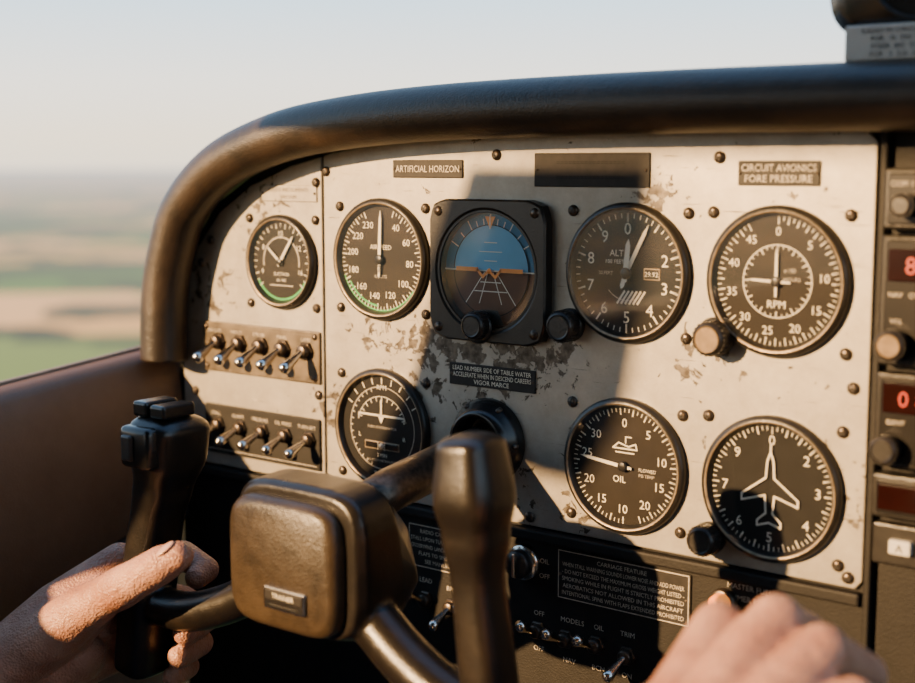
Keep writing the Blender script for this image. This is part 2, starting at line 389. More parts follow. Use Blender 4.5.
mb=MB(); mb.M=face_M(-.163,.0465); gauge_base(mb,.035,"dialbrown"); r=.0285
ticks(mb,r,-130,130,26,.0022,.0005); ticks(mb,r,-130,130,13,.0035,.0008)
mb.ring(r-.0015,r,.0017,"green",120,240); mb.ring(r*.62,r*.66,.0017,"cream",-100,100)
nums(mb,.021,[(-60,"8"),(-110,"4"),(60,"12"),(110,"16"),(0,"10")],.0055)
mb.text("SUCTION",.0036,0,-.009,.0018,"white"); mb.text("IN. HG",.0032,0,-.0135,.0018,"white"); mb.strip([(-.012,-.0175),(.012,-.0175)],.0005,.0018,"white")
hand(mb,35,.024,.0022); hand(mb,-50,.017,.0018); hub(mb,.0025)
mb.build("suction_gauge",None)
mb=MB(); mb.M=face_M(-.066,.0525); gauge_base(mb,.0425,"dialbrown"); r=.0355
ticks(mb,r,20,335,63,.0022,.0005); ticks(mb,r,20,335,21,.0042,.0009)
mb.ring(r-.0002,r+.0007,.0017,"green",125,250); mb.ring(r-.0035,r-.0022,.0019,"green",185,240)
nums(mb,.0262,[(32,"40"),(62,"60"),(95,"80"),(128,"100"),(160,"120"),(192,"140"),(222,"160"),(252,"180"),(280,"200"),(307,"220"),(334,"230")],.0068)
mb.text("AIRSPEED",.0046,0,.0085,.0018,"white"); mb.text("KNOTS",.0034,0,-.012,.0018,"cream")
hand(mb,2,.034,.0026,tail=.3); hand(mb,182,.013,.0022); hub(mb,.0034)
mb.build("airspeed_indicator",None)
mb=MB(); mb.M=face_M(.131,.0525); gauge_base(mb,.0428,"dial"); r=.0362
ticks(mb,r,0,360,50,.0026,.0006); ticks(mb,r,0,360,10,.0048,.0011)
nums(mb,.0270,[(36*i,str(i)) for i in (0,2,3,4,5,6,7,8,9)],.0104)
mb.text("ALT",.0056,-.0075,.0120,.0018,"white"); mb.text("100 FEET",.0036,-.0085,.0068,.0018,"white"); mb.text("20,PERT",.0030,-.0150,-.0005,.0018,"cream")
mb.box((.0115,-.0035,.0014),(.0225,.0035,.0019),"rim",.0003); mb.box((.0122,-.0029,.0014),(.0218,.0029,.0021),"dial",.0002); mb.text("29.92",.0042,.017,0,.0023,"white")
for i in range(6): mb.strip([(-.0065+i*.0028,-.0185),(-.0015+i*.0028,-.0110)],.0013,.0019,"white")
mb.ring(.0165,.0170,.0017,"cream",150,230)
hand(mb,27,.0335,.0026); hand(mb,5,.021,.0036,tail=.25,h=.0036); hand(mb,197,.010,.003,h=.0034); hub(mb,.0036)
mb.lathe([(.0105,0),(.0105,.003),(.009,.0045),(.001,.0046)],"bezel",32,cx=-.041,cy=-.0345); knob(mb,-.040,-.0345,.0098,.017)
mb.build("altimeter",None)
mb=MB(); mb.M=face_M(.228,.0525); gauge_base(mb,.0430,"dialbrown"); r=.0365
ticks(mb,r,0,330,66,.0022,.0005); ticks(mb,r,0,330,33,.0040,.0008)
nums(mb,.0283,[(0,"0"),(42,"5"),(84,"10"),(122,"15"),(156,"20"),(190,"25"),(222,"30"),(256,"35"),(290,"40"),(325,"45")],.0070)
mb.ring(.0203,.0209,.0017,"white"); ticks(mb,.0203,0,360,36,.0016,.0004); ticks(mb,.0203,0,360,12,.0030,.0007)
mb.text("RPM",.0062,0,-.0130,.0019,"white"); mb.text("x100",.0036,.0075,.0065,.0019,"cream"); mb.text("HOURS",.003,.009,.0015,.0019,"cream")
hand(mb,0,.019,.0016,tail=.45); hand(mb,-88,.017,.0016,tail=.5); hub(mb,.003)
mb.lathe([(.0115,0),(.0115,.003),(.010,.0045),(.001,.0046)],"bezel",32,cx=-.037,cy=-.034); knob(mb,-.035,-.034,.0100,.018,"knob","knobtan")
mb.build("tachometer",None)
mb=MB(); mb.M=face_M(-.066,-.067); gauge_base(mb,.0428,"dial"); r=.0362
mb.ring(.0292,.0298,.0017,"cream"); mb.ring(.0225,.0229,.0017,"white",-75,75)
ticks(mb,.036,-60,60,8,.004,.0008); ticks(mb,.0290,200,340,14,.002,.0005); ticks(mb,.0225,-70,70,10,.0028,.0006)
mb.text("RPM",.0048,0,.0292,.0019,"white"); mb.text("TURN COORDINATOR",.0026,0,.0005,.0019,"cream"); mb.text("L",.0044,-.0205,-.006,.0019,"white"); mb.text("R",.0044,.0205,-.006,.0019,"white")
mb.strip([(-.021,.0092),(.021,.0092)],.0014,.0026,"white"); mb.strip([(0,.0092),(0,.020)],.0014,.0026,"white"); mb.poly([(-.003,.0092),(.003,.0092),(0,.0035)],.0026,"white")
mb.strip([(-.021,.0092),(-.021,.0055)],.0009,.0026,"white"); mb.strip([(.021,.0092),(.021,.0055)],.0009,.0026,"white")
mb.box((-.016,-.0155,.0014),(.016,-.0098,.0021),"rim",.0003); mb.box((-.0152,-.0148,.0014),(.0152,-.0105,.0024),"glossblack",.0003)
mb.sphere((.000,-.0126,.0022),.0021,"white"); mb.strip([(-.003,-.0155),(-.003,-.0098)],.0005,.0027,"white"); mb.strip([(.003,-.0155),(.003,-.0098)],.0005,.0027,"white")
mb.text("2 MIN",.0036,0,-.0195,.0019,"white"); mb.text("NO PITCH INFORMATION",.0024,0,-.0235,.0019,"cream"); mb.text("D.C. ELEC",.0032,0,-.0325,.0019,"white")
mb.build("turn_coordinator",None)
mb=MB(); mb.M=face_M(.131,-.067); gauge_base(mb,.0428,"dialbrown"); r=.0362
ticks(mb,r,-50,160,42,.0022,.0005); ticks(mb,r,-50,160,14,.0038,.0009); ticks(mb,r,180,300,24,.0022,.0005); ticks(mb,r,180,300,8,.0038,.0009)
nums(mb,.0272,[(-48,"30"),(0,"0"),(38,"5"),(78,"10"),(112,"15"),(146,"20"),(180,"10"),(214,"15"),(246,"20"),(282,"25")],.0078)
mb.text("OIL",.0060,-.003,-.0085,.0019,"white"); mb.text("FLOWED",.0030,.0165,-.001,.0019,"white",); mb.text("PSI TEMP",.0028,.0160,-.0045,.0019,"cream")
mb.strip([(-.008,.011),(-.004,.0145),(.003,.0125),(.008,.0145),(.009,.011),(-.008,.011)],.0009,.0018,"white"); mb.strip([(-.006,.0085),(.007,.0085)],.0008,.0018,"white")
mb.strip([(.001,.0145),(.001,.0185),(.005,.0185)],.0007,.0018,"white")
hand(mb,277,.031,.0022,tail=.2); hub(mb,.0032)
mb.build("oil_gauge",None)
mb=MB(); mb.M=face_M(.228,-.067); gauge_base(mb,.0430,"dial"); r=.0365
ticks(mb,r,0,360,72,.0022,.0005); ticks(mb,r,0,360,24,.0040,.0009)
nums(mb,.0285,[(0,"0"),(48,"2"),(88,"3"),(130,"4"),(180,"5"),(222,"6"),(268,"7"),(312,"9")],.0084)
pl=[(0,.66),(.055,.50),(.075,.22),(.50,-.10),(.50,-.21),(.085,-.08),(.06,-.38),(.21,-.52),(.21,-.61),(0,-.54)]
pts=[Vector((x,y-.03))*.0345 for x,y in pl]; pts+= [Vector((-p.x,p.y)) for p in pts[-2:0:-1]]
mb.strip(pts,.0011,.0030,"white",True); mb.strip([(0,.0205),(0,.0255)],.0010,.0030,"white")
mb.lathe([(.0100,0),(.0100,.003),(.0088,.0045),(.001,.0046)],"bezel",32,cx=-.038,cy=-.0355); knob(mb,-.037,-.0345,.0090,.017)
mb.build("heading_indicator",None)
# attitude indicator
mb=MB(); mb.M=face_M(.029,.049)
S=.0465; c=.012
octo=[(-S+c,-S),(S-c,-S),(S-c*.3,-S+c*.3),(S,-S+c),(S,S-c),(S-c*.3,S-c*.3),(S-c,S),(-S+c,S),(-S+c*.3,S-c*.3),(-S,S-c),(-S,-S+c),(-S+c*.3,-S+c*.3)]
def frame(outer,h0,h1,ri,mat,n=72):
    def sq(a):
        d=Vector((math.sin(a),math.cos(a))); best=1e9
        for i in range(len(outer)):
            p=Vector(outer[i]); q=Vector(outer[(i+1)%len(outer)]); e=q-p
            den=d.x*e.y-d.y*e.x
            if abs(den)<1e-9: continue
            t=(p.x*e.y-p.y*e.x)/den; u=(p.x*d.y-p.y*d.x)/den
            if t>0 and -1e-6<=u<=1+1e-6: best=min(best,t)
        return d*best
    vs=[];fs=[]
    for k in range(n):
        a=2*math.pi*k/n; o=sq(a); d=Vector((math.sin(a),math.cos(a)))
        for (p,h) in ((o,h0),(o,h1-.0012),(o*.975,h1),(d*(ri+.002),h1),(d*ri,h1-.0012),(d*(ri-.0005),.0010)): vs.append((p.x,p.y,h))
    m=6
    for k in range(n):
        k2=(k+1)%n
        for j in range(m-1): fs.append((k*m+j,k2*m+j,k2*m+j+1,k*m+j+1))
    mb.add(vs,fs,mat,False)
frame(octo,0,.0085,.0395,"bezel")
mb.ring(.0382,.0398,.0078,"bezel")
mb.lathe([(.0384,.0078),(.0376,.0040),(.0376,.0014)],"bezel",64)
mb.ring(0.00001,.0376,.0014,"dblue",-90,90); mb.ring(0.00001,.0376,.0014,"brown",90,270)
mb.ring(.00001,.0300,.0020,"blue",-90,90); mb.ring(.00001,.0300,.0020,"brown",90,270)
mb.ring(.0297,.0303,.0022,"dial"); mb.ring(.00001,.0380,.0070,"glass")
mb.strip([(-.0372,0),(.0372,0)],.0009,.0024,"white")
for a in (-60,-45,-30,-20,-10,0,10,20,30,45,60): mb.strip([pol(.0305,a),pol(.0368 if a%30==0 else .034,a)],.0008,.0024,"white")
mb.poly([(-.0042,.0355),(.0042,.0355),(0,.0270)],.0030,"orange"); mb.strip([(0,.036),(0,.0275)],.0007,.0032,"white")
for yv,w in ((.0065,.005),(.0125,.009),(.0185,.005)): mb.strip([(-w,yv),(w,yv)],.0006,.0024,"white")
for xx in (-.020,-.009,.009,.020): mb.strip([(xx*.25,-.0012),(xx,-.0215)],.0006,.0024,"white")
for yv,w in ((-.0075,.008),(-.0135,.013)): mb.strip([(-w,yv),(w,yv)],.0006,.0024,"white")
mb.strip([(-.026,.0008),(-.0095,.0008)],.0028,.0042,"orange"); mb.strip([(.0095,.0008),(.026,.0008)],.0028,.0042,"orange")
mb.strip([(-.0095,.0008),(-.005,-.004),(0,.0005),(.005,-.004),(.0095,.0008)],.0018,.0042,"orange"); mb.lathe([(.0018,.004),(.001,.0052),(0.0001,.0053)],"orange",16)
mb.poly([(-.012,-.0350),(.012,-.0350),(.007,-.0255),(-.007,-.0255)],.0038,"bezel")
for sx in (-1,1):
    for sy in (-1,1): mb.lathe([(.0034,.0085),(.0028,.0097),(0.0001,.010)],"screw",14,cx=sx*.0385,cy=sy*.0385)
mb.lathe([(.011,.0085),(.011,.010),(.009,.011),(.001,.0111)],"bezel",28,cx=-.005,cy=-.0365)
knob(mb,-.004,-.0350,.0090,.019)
mb.build("attitude_indicator",None)
# ---------------------------------------------------------------- switches
def toggle(mb,x,z,y,ang,scale=1,side=-8):
    M=face_M(x,z,y)@Matrix.Scale(scale,4)
    mb.lathe([(.0066,0),(.0066,.0016),(.0060,.0020)],"screw",6,M,smooth=False,cap=True)
    mb.lathe([(.0046,.0018),(.0046,.0050),(.0036,.0058)],"screw",20,M,cap=True)
    MM=M@Matrix.Translation((0,0,.004))@Matrix.Rotation(math.radians(-ang),4,"X")@Matrix.Rotation(math.radians(random.uniform(-5,5)+side),4,"Y")
    mb.lathe([(.0019,0),(.0021,.004),(.0036,.0140),(.0040,.0170),(.0032,.0195),(0.0001,.0205)],"chrome",18,MM)
mb=MB()
mb.M=face_M(-.1875,-.0225); mb.box((-.0625,-.0195,0),(.0625,.0195,.0022),"tan",.0012)
for i,t in enumerate(["BEACON","NAV LT","STROBE","PANEL","LAND"]): mb.text(t,.0036,-.049+.0245*i,.013,.0024,"cream",maxw=.018)
mb.strip([(-.058,.0165),(.058,.0165)],.0004,.0024,"faded")
for sx in (-1,1):
    for sy in (-1,1): mb.lathe([(.0026,.0022),(.0020,.0034),(0.0001,.0036)],"screw",12,cx=sx*.058,cy=sy*.0155)
mb.M=Matrix.Identity(4)
for i in range(5): toggle(mb,-.2315+.0233*i,-.018,-.0022,-34,1.12,-6)
mb.build("toggle_switch_panel",None)
mb=MB()
mb.M=face_M(-.188,-.0875); mb.box((-.062,-.0195,0),(.062,.0195,.0022),"blackpanel",.0012)
for i,t in enumerate(["STALL","ALARM","PRESSURE","OIL PRESS","TURN BFT"]): mb.text(t,.0040,-.049+.0245*i,.0125,.0024,"cream",maxw=.019)
mb.strip([(-.058,-.016),(.058,-.016)],.0005,.0024,"cream")
mb.M=Matrix.Identity(4)
for i in range(5): toggle(mb,-.2335+.0243*i,-.084,-.0022,-28,1.0,-7)
mb.build("toggle_switch_panel",None)
mb=MB()
for x,z,u in [(-30,-186,1),(-7,-187,0),(14,-187,1),(65,-188,1),(87,-189,1),(110,-188,1),(133,-190,0)]: toggle(mb,x*mm,z*mm,.003,28 if u else -32,1.0)
mb.build("toggle_switch_row",None)
mb=MB(); mb.M=face_M(.054,-.143,.003)
mb.lathe([(.0125,0),(.0125,.003),(.011,.0045),(.001,.0046)],"chrome",32); mb.lathe([(.0095,.004),(.0095,.010),(.0085,.0115),(0.0001,.0118)],"knob",28); mb.box((-.0012,-.008,.0110),(.0012,.008,.0140),"chrome",.0004)
mb.build("ignition_switch",None)
mb=MB(); mb.M=face_M(.199,-.141,.003)
mb.lathe([(.0085,0),(.0085,.004),(.0075,.005),(.001,.0051)],"screw",28); mb.lathe([(.0066,.004),(.0062,.010),(.004,.0125),(0.0001,.013)],"amber",24)
mb.build("warning_lamp",None)
mb=MB(); mb.M=face_M(.027,-.064)
mb.lathe([(.0285,0),(.0285,.004),(.026,.008),(.0235,.012),(.0215,.016),(.019,.017),(.0165,.014),(.0165,.0)],"glossblack",56)
for k in range(6):
    a=2*math.pi*k/6; mb.lathe([(.0022,.006),(.0016,.0095),(0.0001,.010)],"screw",10,cx=.0258*math.cos(a),cy=.0258*math.sin(a))
mb.build("yoke_shaft_collar",panel)
# ---------------------------------------------------------------- radio stack
mb=MB()
def unit(z1,z0,name=None):
    mb.M=Matrix.Identity(4)
    mb.box((.2895,-.010,z0*mm),(.460,.0028,z1*mm),"bezel",.0018)
    mb.box((.2925,-.0112,(z0+2.5)*mm),(.457,-.009,(z1-2.5)*mm),"glossblack",.001)
def rtext(t,s,x,z,m): mb.M=face_M(x,z,-.0122); mb.text(t,s,0,0,0,m)
def disp(x0,z0,x1,z1,t,size):
    mb.M=Matrix.Identity(4); mb.box((x0,-.0125,z0),(x1,-.011,z1),"ledglass",.0006)
    mb.M=face_M((x0+x1)/2,(z0+z1)/2,-.0128); mb.text(t,size,0,0,0,"led")
unit(116,84); rtext("COM 1",.004,.300,.108,"cream"); mb.M=face_M(.303,.097,-.0112); knob(mb,0,0,.006,.012)
mb.M=Matrix.Identity(4); mb.box((.312,-.0125,.092),(.45,-.011,.110),"dial",.001)
unit(81,12); disp(.2945,.057,.345,.074,"88.8 0",.013); rtext("NAV   COM",.0038,.305,.050,"cream"); rtext("VOL",.0035,.300,.036,"cream")
mb.M=face_M(.300,.024,-.0112); knob(mb,0,0,.0080,.012,"knob","knobtan"); mb.M=face_M(.332,.028,-.0112); knob(mb,0,0,.009,.016)
unit(8,-43); disp(.2945,-.013,.345,.003,"0 8 7 2",.012); rtext("IDENT",.0035,.302,-.018,"cream")
mb.M=face_M(.299,-.032,-.0112); knob(mb,0,0,.0075,.012,"knob","bezel"); mb.M=face_M(.330,-.030,-.0112); knob(mb,0,0,.0085,.015)
unit(-47,-71); disp(.294,-.066,.345,-.052,"",.01)
mb.M=Matrix.Identity(4); mb.box((.2895,-.006,-.098),(.46,.0028,-.075),"bezel",.0015); mb.box((.300,-.010,-.0905),(.312,-.004,-.0825),"card",.001)
mb.M=face_M(.306,-.0865,-.0104); mb.text("A",.006,0,0,0,"ink")
mb.build("radio_stack",None)
# ---------------------------------------------------------------- glareshield
gp=[(-276,-34),(-275,-10),(-272,20),(-264,50),(-247,84),(-207,116),(-149,136),(-86,145.5),(0,151),(120,153),(250,153),(380,152),(520,150)]
path=smooth_path([(x*mm,-.020,z*mm) for x,z in gp],8)
shield=empty("glareshield")
mb=MB(); mb.loft(path,[(.0185,.0180)]*len(path),"leather",28,(0,1,0))
mb.build("padded_roll",shield,True)
mb=MB(); vs=[];fs=[]
for i,p in enumerate(path):
    t=(path[min(i+1,len(path)-1)]-path[max(i-1,0)]).normalized(); n=Vector((-t.z,0,t.x))
    if n.z<0 and abs(n.z)>.2: n=-n
    if n.x>0 and abs(n.z)<=.2: n=-n
    for (dy,dn) in ((.0,.004),(.0,.013),(.02,.0150),(.30,.012),(.30,.004),(.02,.004)):
        q=p+n*dn; vs.append((q.x,q.y+dy+.008,q.z))
m=6
for i in range(len(path)-1):
    for j in range(m):
        j2=(j+1)%m; fs.append((i*m+j,(i+1)*m+j,(i+1)*m+j2,i*m+j2))
mb.add(vs,fs,"leather",True); mb.build("shroud_deck",shield,True)
# ---------------------------------------------------------------- compass
mb=MB()
mb.M=Matrix.Translation((.306,.020,.2145))
mb.loft([(0,-.030,0),(0,-.024,0),(0,.0,0),(0,.03,0),(0,.05,0)],[(.043,.028),(.052,.034),(.055,.036),(.050,.034),(.035,.022)],"glossblack",40,(1,0,0),3.2)
mb.M=face_M(.305,.217,-.0105); mb.lathe([(.026,0),(.026,.003),(.025,.004),(.024,.001)],"bezel",40); mb.lathe([(.024,.0012),(.0001,.0012)],"dialbrown",40,smooth=False)
for i in range(-8,9): mb.strip([(i*.0024,-.014),(i*.0024,-.009 if i%2 else -.006)],.0006,.0016,"white")
mb.text("N   33   30",.007,0,0,.0016,"white"); mb.strip([(0,-.02),(0,.02)],.0008,.002,"orange")
mb.M=Matrix.Identity(4)
mb.box((.268,-.0165,.1712),(.345,-.0115,.1895),"card",.001)
mb.M=face_M(.3065,.1803,-.0168)
for i,t in enumerate(["RADIO IN CIRCUIT  CORRECTION","FOR   N  030  060  E  120  150","STEER  002  031  059  091  121","FOR   S  210  240  W  300  330"]): mb.text(t,.0038,0,.0060-.0040*i,0,"ink",maxw=.070)
mb.M=Matrix.Identity(4); mb.loft([(.305,.02,.20),(.305,.03,.168)],[(.02,.012),(.03,.02)],"bezel",20,(1,0,0))
mb.build("magnetic_compass",None,True)
# ---------------------------------------------------------------- side wall
mb=MB()
prof=[(-.345,-.020),(-.322,-.006),(-.306,.000),(-.296,-.004),(-.289,-.014),(-.284,-.035),(-.280,-.070),(-.278,-.110),(-.280,-.150),(-.286,-.180),(-.292,-.200),(-.294,-.26),(-.296,-.34),(-.30,-.75),(-.345,-.75)]
ys=[.03,0,-.03,-.07,-.12,-.2,-.3,-.45,-.7,-1.0,-1.3,-1.88]
vs=[];fs=[]
for y in ys:
    z0=-.027+.095*y if y>-.3 else -.0555
    low=.55*min(0,y+.02) if y>-.3 else -.154
    for i,(x,z) in enumerate(prof):
        k=min(1,max(0,(-z-.07)/.13)) if z>-.25 else 1
        zz=z0+z*(.80 if z>-.21 else 1)+ (k*low*.55 if z>-.5 else 0)
        vs.append((x-.004*k,y,zz))
m=len(prof)
for i in range(len(ys)-1):
    for j in range(m-1): fs.append((i*m+j,i*m+j+1,(i+1)*m+j+1,(i+1)*m+j))
mb.add(vs[:],fs,"wallleather",True)
mb.build("wall_left",None,True)
mb=MB()
P=[(-.309,y,(-.027+.095*y if y>-.3 else -.0555)+.0005) for y in ys]
mb.loft(P,[(.0016,.0030)]*len(P),"trim",12,(0,0,1)); mb.build("trim_1",None,True)
mb=MB()
P=[(-.283,.02,-.160),(-.284,-.04,-.172),(-.285,-.09,-.190),(-.287,-.15,-.222),(-.29,-.25,-.27),(-.292,-.5,-.36),(-.292,-1.0,-.40)]
P=smooth_path(P,5); mb.loft(P,[.006]*len(P),"dark",12,(1,0,0)); mb.build("trim_2",None,True)
def slabx(name,pts,x0,x1,mat):
    bm=bmesh.new(); f=bm.faces.new([bm.verts.new((x0,y,z)) for y,z in pts])
    r=bmesh.ops.extrude_face_region(bm,geom=[f])
    for v in r["geom"]:
        if isinstance(v,bmesh.types.BMVert): v.co.x=x1
    bmesh.ops.recalc_face_normals(bm,faces=bm.faces)
    me=bpy.data.meshes.new(name); bm.to_mesh(me); bm.free(); me.materials.append(MT[mat]); o=bpy.data.objects.new(name,me); COL.objects.link(o); return o
slabx("shadow_blocker_post",[(-.40,-.06),(-.50,-.06),(-.69,.11),(-.76,.172),(-.89,.203),(-.945,.27),(-.98,.365),(-.98,.434),(-.75,.358),(-.696,.274),(-.645,.18),(-.565,.09)],-.335,-.305,"liner")  # unseen slab added, outline shaped to cast the diagonal shadow on the panel
slabx("shadow_blocker_header",[(-.44,.272),(-.65,.334),(-1.2,.510),(-1.6,.640),(-1.88,.70),(-1.88,.749),(-.42,.749)],-.335,-.3055,"liner")  # added out-of-view slab, lower edge set to keep sun off the upper glareshield
mb=MB(); mb.box((-.34,-1.9,.75),(1.3,-.35,.78),"liner",.005); mb.build("ceiling",None)
mb=MB(); mb.box((-.34,-1.9,-.80),(1.3,.35,-.76),"carpet",.005); mb.build("floor",None)
mb=MB(); mb.box((-.34,-1.96,-.80),(1.3,-1.90,.78),"liner",.005); mb.build("wall_back",None)
mb=MB(); mb.box((1.25,-1.89,-.755),(1.30,.33,-.0),"liner",.005); mb.box((1.25,-1.89,.50),(1.30,-.36,.745),"liner",.005); mb.box((1.25,-1.89,-.0),(1.30,-1.0,.50),"liner",.0); mb.build("wall_right",None)
# ---------------------------------------------------------------- yoke
yoke=empty("control_yoke")
YY=-.168
mb=MB()
def horn(pts,rad):
    n0=len(pts); P=smooth_path(pts,6); n=len(P); R=[]
    for i in range(n):
        t=i/(n-1)*(n0-1); j=min(int(t),n0-2); f=t-j; f=f*f*(3-2*f)
        R.append(tuple(rad[j][q]*(1-f)+rad[j+1][q]*f for q in (0,1)))
    mb.loft(P,R,"yoke",28,(0,1,0),3.4,dome=.45)
horn([(-.130,YY,-.205),(-.121,YY,-.150),(-.111,YY,-.105),(-.104,YY,-.082),(-.098,YY,-.060),(-.096,YY,-.043)],[(.0165,.0145),(.0170,.0140),(.0160,.0135),(.0175,.0150),(.0225,.0190),(.0230,.0195)])
horn([(.160,YY,-.215),(.150,YY,-.150),(.143,YY,-.100),(.141,YY,-.072),(.140,YY,-.052),(.138,YY,-.025)],[(.0165,.0145),(.0150,.0125),(.0140,.0115),(.0170,.0150),(.0205,.0180),(.0175,.0150)])
P=smooth_path([(-.121,YY,-.160),(-.085,YY,-.160),(-.045,YY+.004,-.146),(.0,YY+.01,-.118)],6); mb.loft(P,[(.013,.0125)]*len(P),"yoke",20,(0,1,0),dome=1)
P=smooth_path([(.152,YY,-.172),(.118,YY,-.162),(.082,YY+.004,-.146),(.04,YY+.01,-.118)],6); mb.loft(P,[(.015,.0150)]*len(P),"yoke",20,(0,1,0),dome=1)
mb.loft([(.024,YY-.014,-.104),(.024,YY-.008,-.104),(.024,YY+.02,-.102),(.024,YY+.035,-.098),(.025,YY+.05,-.085)],[(.046,.041),(.050,.044),(.050,.044),(.042,.038),(.022,.022)],"yoke",36,(1,0,0),4.5)
remeshed(mb,"yoke_frame",.0015,4,"yoke",yoke)
mb=MB()
mb.loft([(.020,YY-.008,-.106),(.020,YY-.018,-.106),(.020,YY-.0215,-.106),(.020,YY-.0235,-.106)],[(.0420,.0380),(.0420,.0380),(.0405,.0365),(.037,.033)],"yokepad",60,(1,0,0),5.0)
mb.build("center_pad",yoke,True)
mb=MB(); mb.M=face_M(.026,-.124,YY-.0235)
mb.box((-.016,-.0065,0),(.016,.0065,.0022),"chrome",.001); mb.box((-.0145,-.0010,.001),(.0145,.005,.0026),"placard",.0006); mb.text("TRAINER",.0042,0,.002,.0028,"white"); mb.strip([(-.011,-.0035),(.011,-.0035)],.0005,.0024,"ink")
mb.build("badge",yoke)
mb=MB(); mb.loft([(.027,-.002,-.065),(.026,-.10,-.078),(.025,YY+.03,-.088)],[.0135,.0135,.0135],"screw",24,(1,0,0)); mb.build("shaft",yoke,True)
mb=MB()
mb.box((-.112,YY-.0275,-.066),(-.084,YY-.010,-.040),"glossblack",.004,3,smooth=True)
mb.box((-.107,YY-.030,-.061),(-.098,YY-.020,-.045),"knob",.0015,3)
mb.box((-.112,YY-.016,-.036),(-.099,YY+.010,-.0265),"glossblack",.002,3); mb.box((-.096,YY-.016,-.036),(-.083,YY+.010,-.0275),"glossblack",.002,3)
mb.build("push_to_talk_switch",yoke)
# ---------------------------------------------------------------- pilot
pilot=empty("pilot")
mb=MB()
mb.M=Matrix.Translation((.003,0,.005))
W=(-.204,-.248,-.222)
K=[((-.150,-.170,-.144),.0130),((-.158,-.160,-.168),.0125),((-.162,-.160,-.191),.0120),((-.162,-.166,-.212),.0105)]
WB=[(-.190,-.236,-.202),(-.197,-.230,-.212),(-.202,-.230,-.222),(-.204,-.234,-.232)]
for (k,r),w in zip(K,WB): mb.chain([(w,.020),(tuple((Vector(k)+Vector(w))/2+Vector((-.002,0,.002))),.0175),(k,r)])
mb.chain([((-.188,-.238,-.206),.022),((-.162,-.204,-.178),.021),((-.148,-.188,-.162),.016)])
mb.chain([((-.198,-.232,-.226),.021),((-.165,-.194,-.204),.018)])
mb.chain([(K[0][0],.0112),((-.130,-.134,-.144),.0098),((-.105,-.136,-.149),.0086),((-.102,-.147,-.151),.0076)])
mb.chain([(K[1][0],.0116),((-.137,-.129,-.178),.0102),((-.108,-.134,-.182),.0095),((-.099,-.160,-.183),.0086)])
mb.chain([(K[2][0],.0110),((-.141,-.131,-.197),.0098),((-.113,-.136,-.200),.0091),((-.104,-.161,-.200),.0082)])
mb.chain([(K[3][0],.0098),((-.144,-.138,-.215),.0088),((-.121,-.140,-.217),.0080),((-.112,-.160,-.216),.0074)])
mb.chain([((-.190,-.236,-.204),.020),((-.158,-.216,-.180),.0185),((-.134,-.209,-.161),.0152),((-.114,-.208,-.149),.0128),((-.101,-.208,-.142),.0134),((-.086,-.206,-.133),.0120),((-.070,-.201,-.123),.0116),((-.060,-.197,-.117),.0092)])
mb.chain([(W,.027),((-.222,-.290,-.245),.0275),((-.245,-.345,-.270),.033),((-.262,-.42,-.310),.041),((-.272,-.52,-.37),.047)])
remeshed(mb,"arm_left",.0016,4,"skin",pilot)
def nail(c,d,up,w,l,par):
    d=Vector(d).normalized(); up=Vector(up); up=(up-d*up.dot(d)).normalized(); s=d.cross(up)
    M=Matrix(((s.x,d.x,up.x,c[0]),(s.y,d.y,up.y,c[1]),(s.z,d.z,up.z,c[2]),(0,0,0,1)))
    mb=MB(); mb.sphere((0,0,0),1,"nail",20,(w,l,.0016),M); mb.build("nail",par)
nail((-.0625,-.2035,-.1075),(.013,.006,.010),(-.25,-.40,.88),.0060,.0078,pilot)
mb=MB()
sh=lambda p:(p[0]-.008,p[1]+.004,p[2]-.012)
def ch(pr,k=1.0): mb.chain([(sh(p),r) for p,r in pr],k=k)
K=[((.296,-.190,-.073),.0122),((.320,-.184,-.067),.0128),((.343,-.189,-.073),.0118),((.362,-.201,-.087),.0106)]
WB=[(.302,-.262,-.108),(.312,-.264,-.106),(.324,-.266,-.108),(.334,-.268,-.113)]
for (k,r),w in zip(K,WB): ch([(w,.018),(tuple((Vector(k)*.55+Vector(w)*.45)+Vector((0,0,.001))),.0140),(k,r)])
ch([((.305,-.255,-.118),.018),((.305,-.215,-.098),.017)]); ch([((.335,-.258,-.120),.016),((.348,-.215,-.106),.014)]); ch([((.32,-.25,-.115),.018),((.325,-.205,-.096),.018)])
ch([(K[0][0],.0108),((.286,-.152,-.090),.0100),((.287,-.150,-.114),.0092),((.296,-.168,-.125),.0082)])
ch([(K[1][0],.0114),((.317,-.141,-.086),.0104),((.317,-.141,-.112),.0094),((.319,-.160,-.125),.0084)])
ch([(K[2][0],.0106),((.347,-.148,-.095),.0100),((.345,-.150,-.118),.0090),((.341,-.168,-.128),.0082)])
ch([(K[3][0],.0094),((.371,-.168,-.107),.0088),((.368,-.172,-.125),.0080),((.360,-.186,-.132),.0072)])
ch([((.300,-.255,-.118),.0165),((.276,-.222,-.112),.0145),((.270,-.192,-.114),.0115),((.278,-.168,-.120),.0100),((.290,-.152,-.126),.0085)])
ch([((.318,-.275,-.112),.0235),((.310,-.315,-.132),.0250),((.29,-.39,-.180),.032),((.26,-.48,-.25),.041),((.24,-.55,-.31),.046)])
remeshed(mb,"arm_right",.0015,3,"skin",pilot)
mb=MB()
mb.chain([((-.06,-.75,-.42),.088),((-.09,-.45,-.37),.080),((-.115,-.14,-.335),.062),((-.12,-.10,-.36),.058),((-.12,-.02,-.55),.050),((-.12,.05,-.72),.038)])
mb.chain([((.12,-.75,-.42),.088),((.13,-.45,-.39),.080),((.14,-.16,-.37),.062),((.14,-.12,-.40),.058),((.14,-.04,-.57),.050),((.14,.03,-.72),.038)])
mb.chain([((-.05,-.80,-.42),.10),((.11,-.80,-.42),.10)])
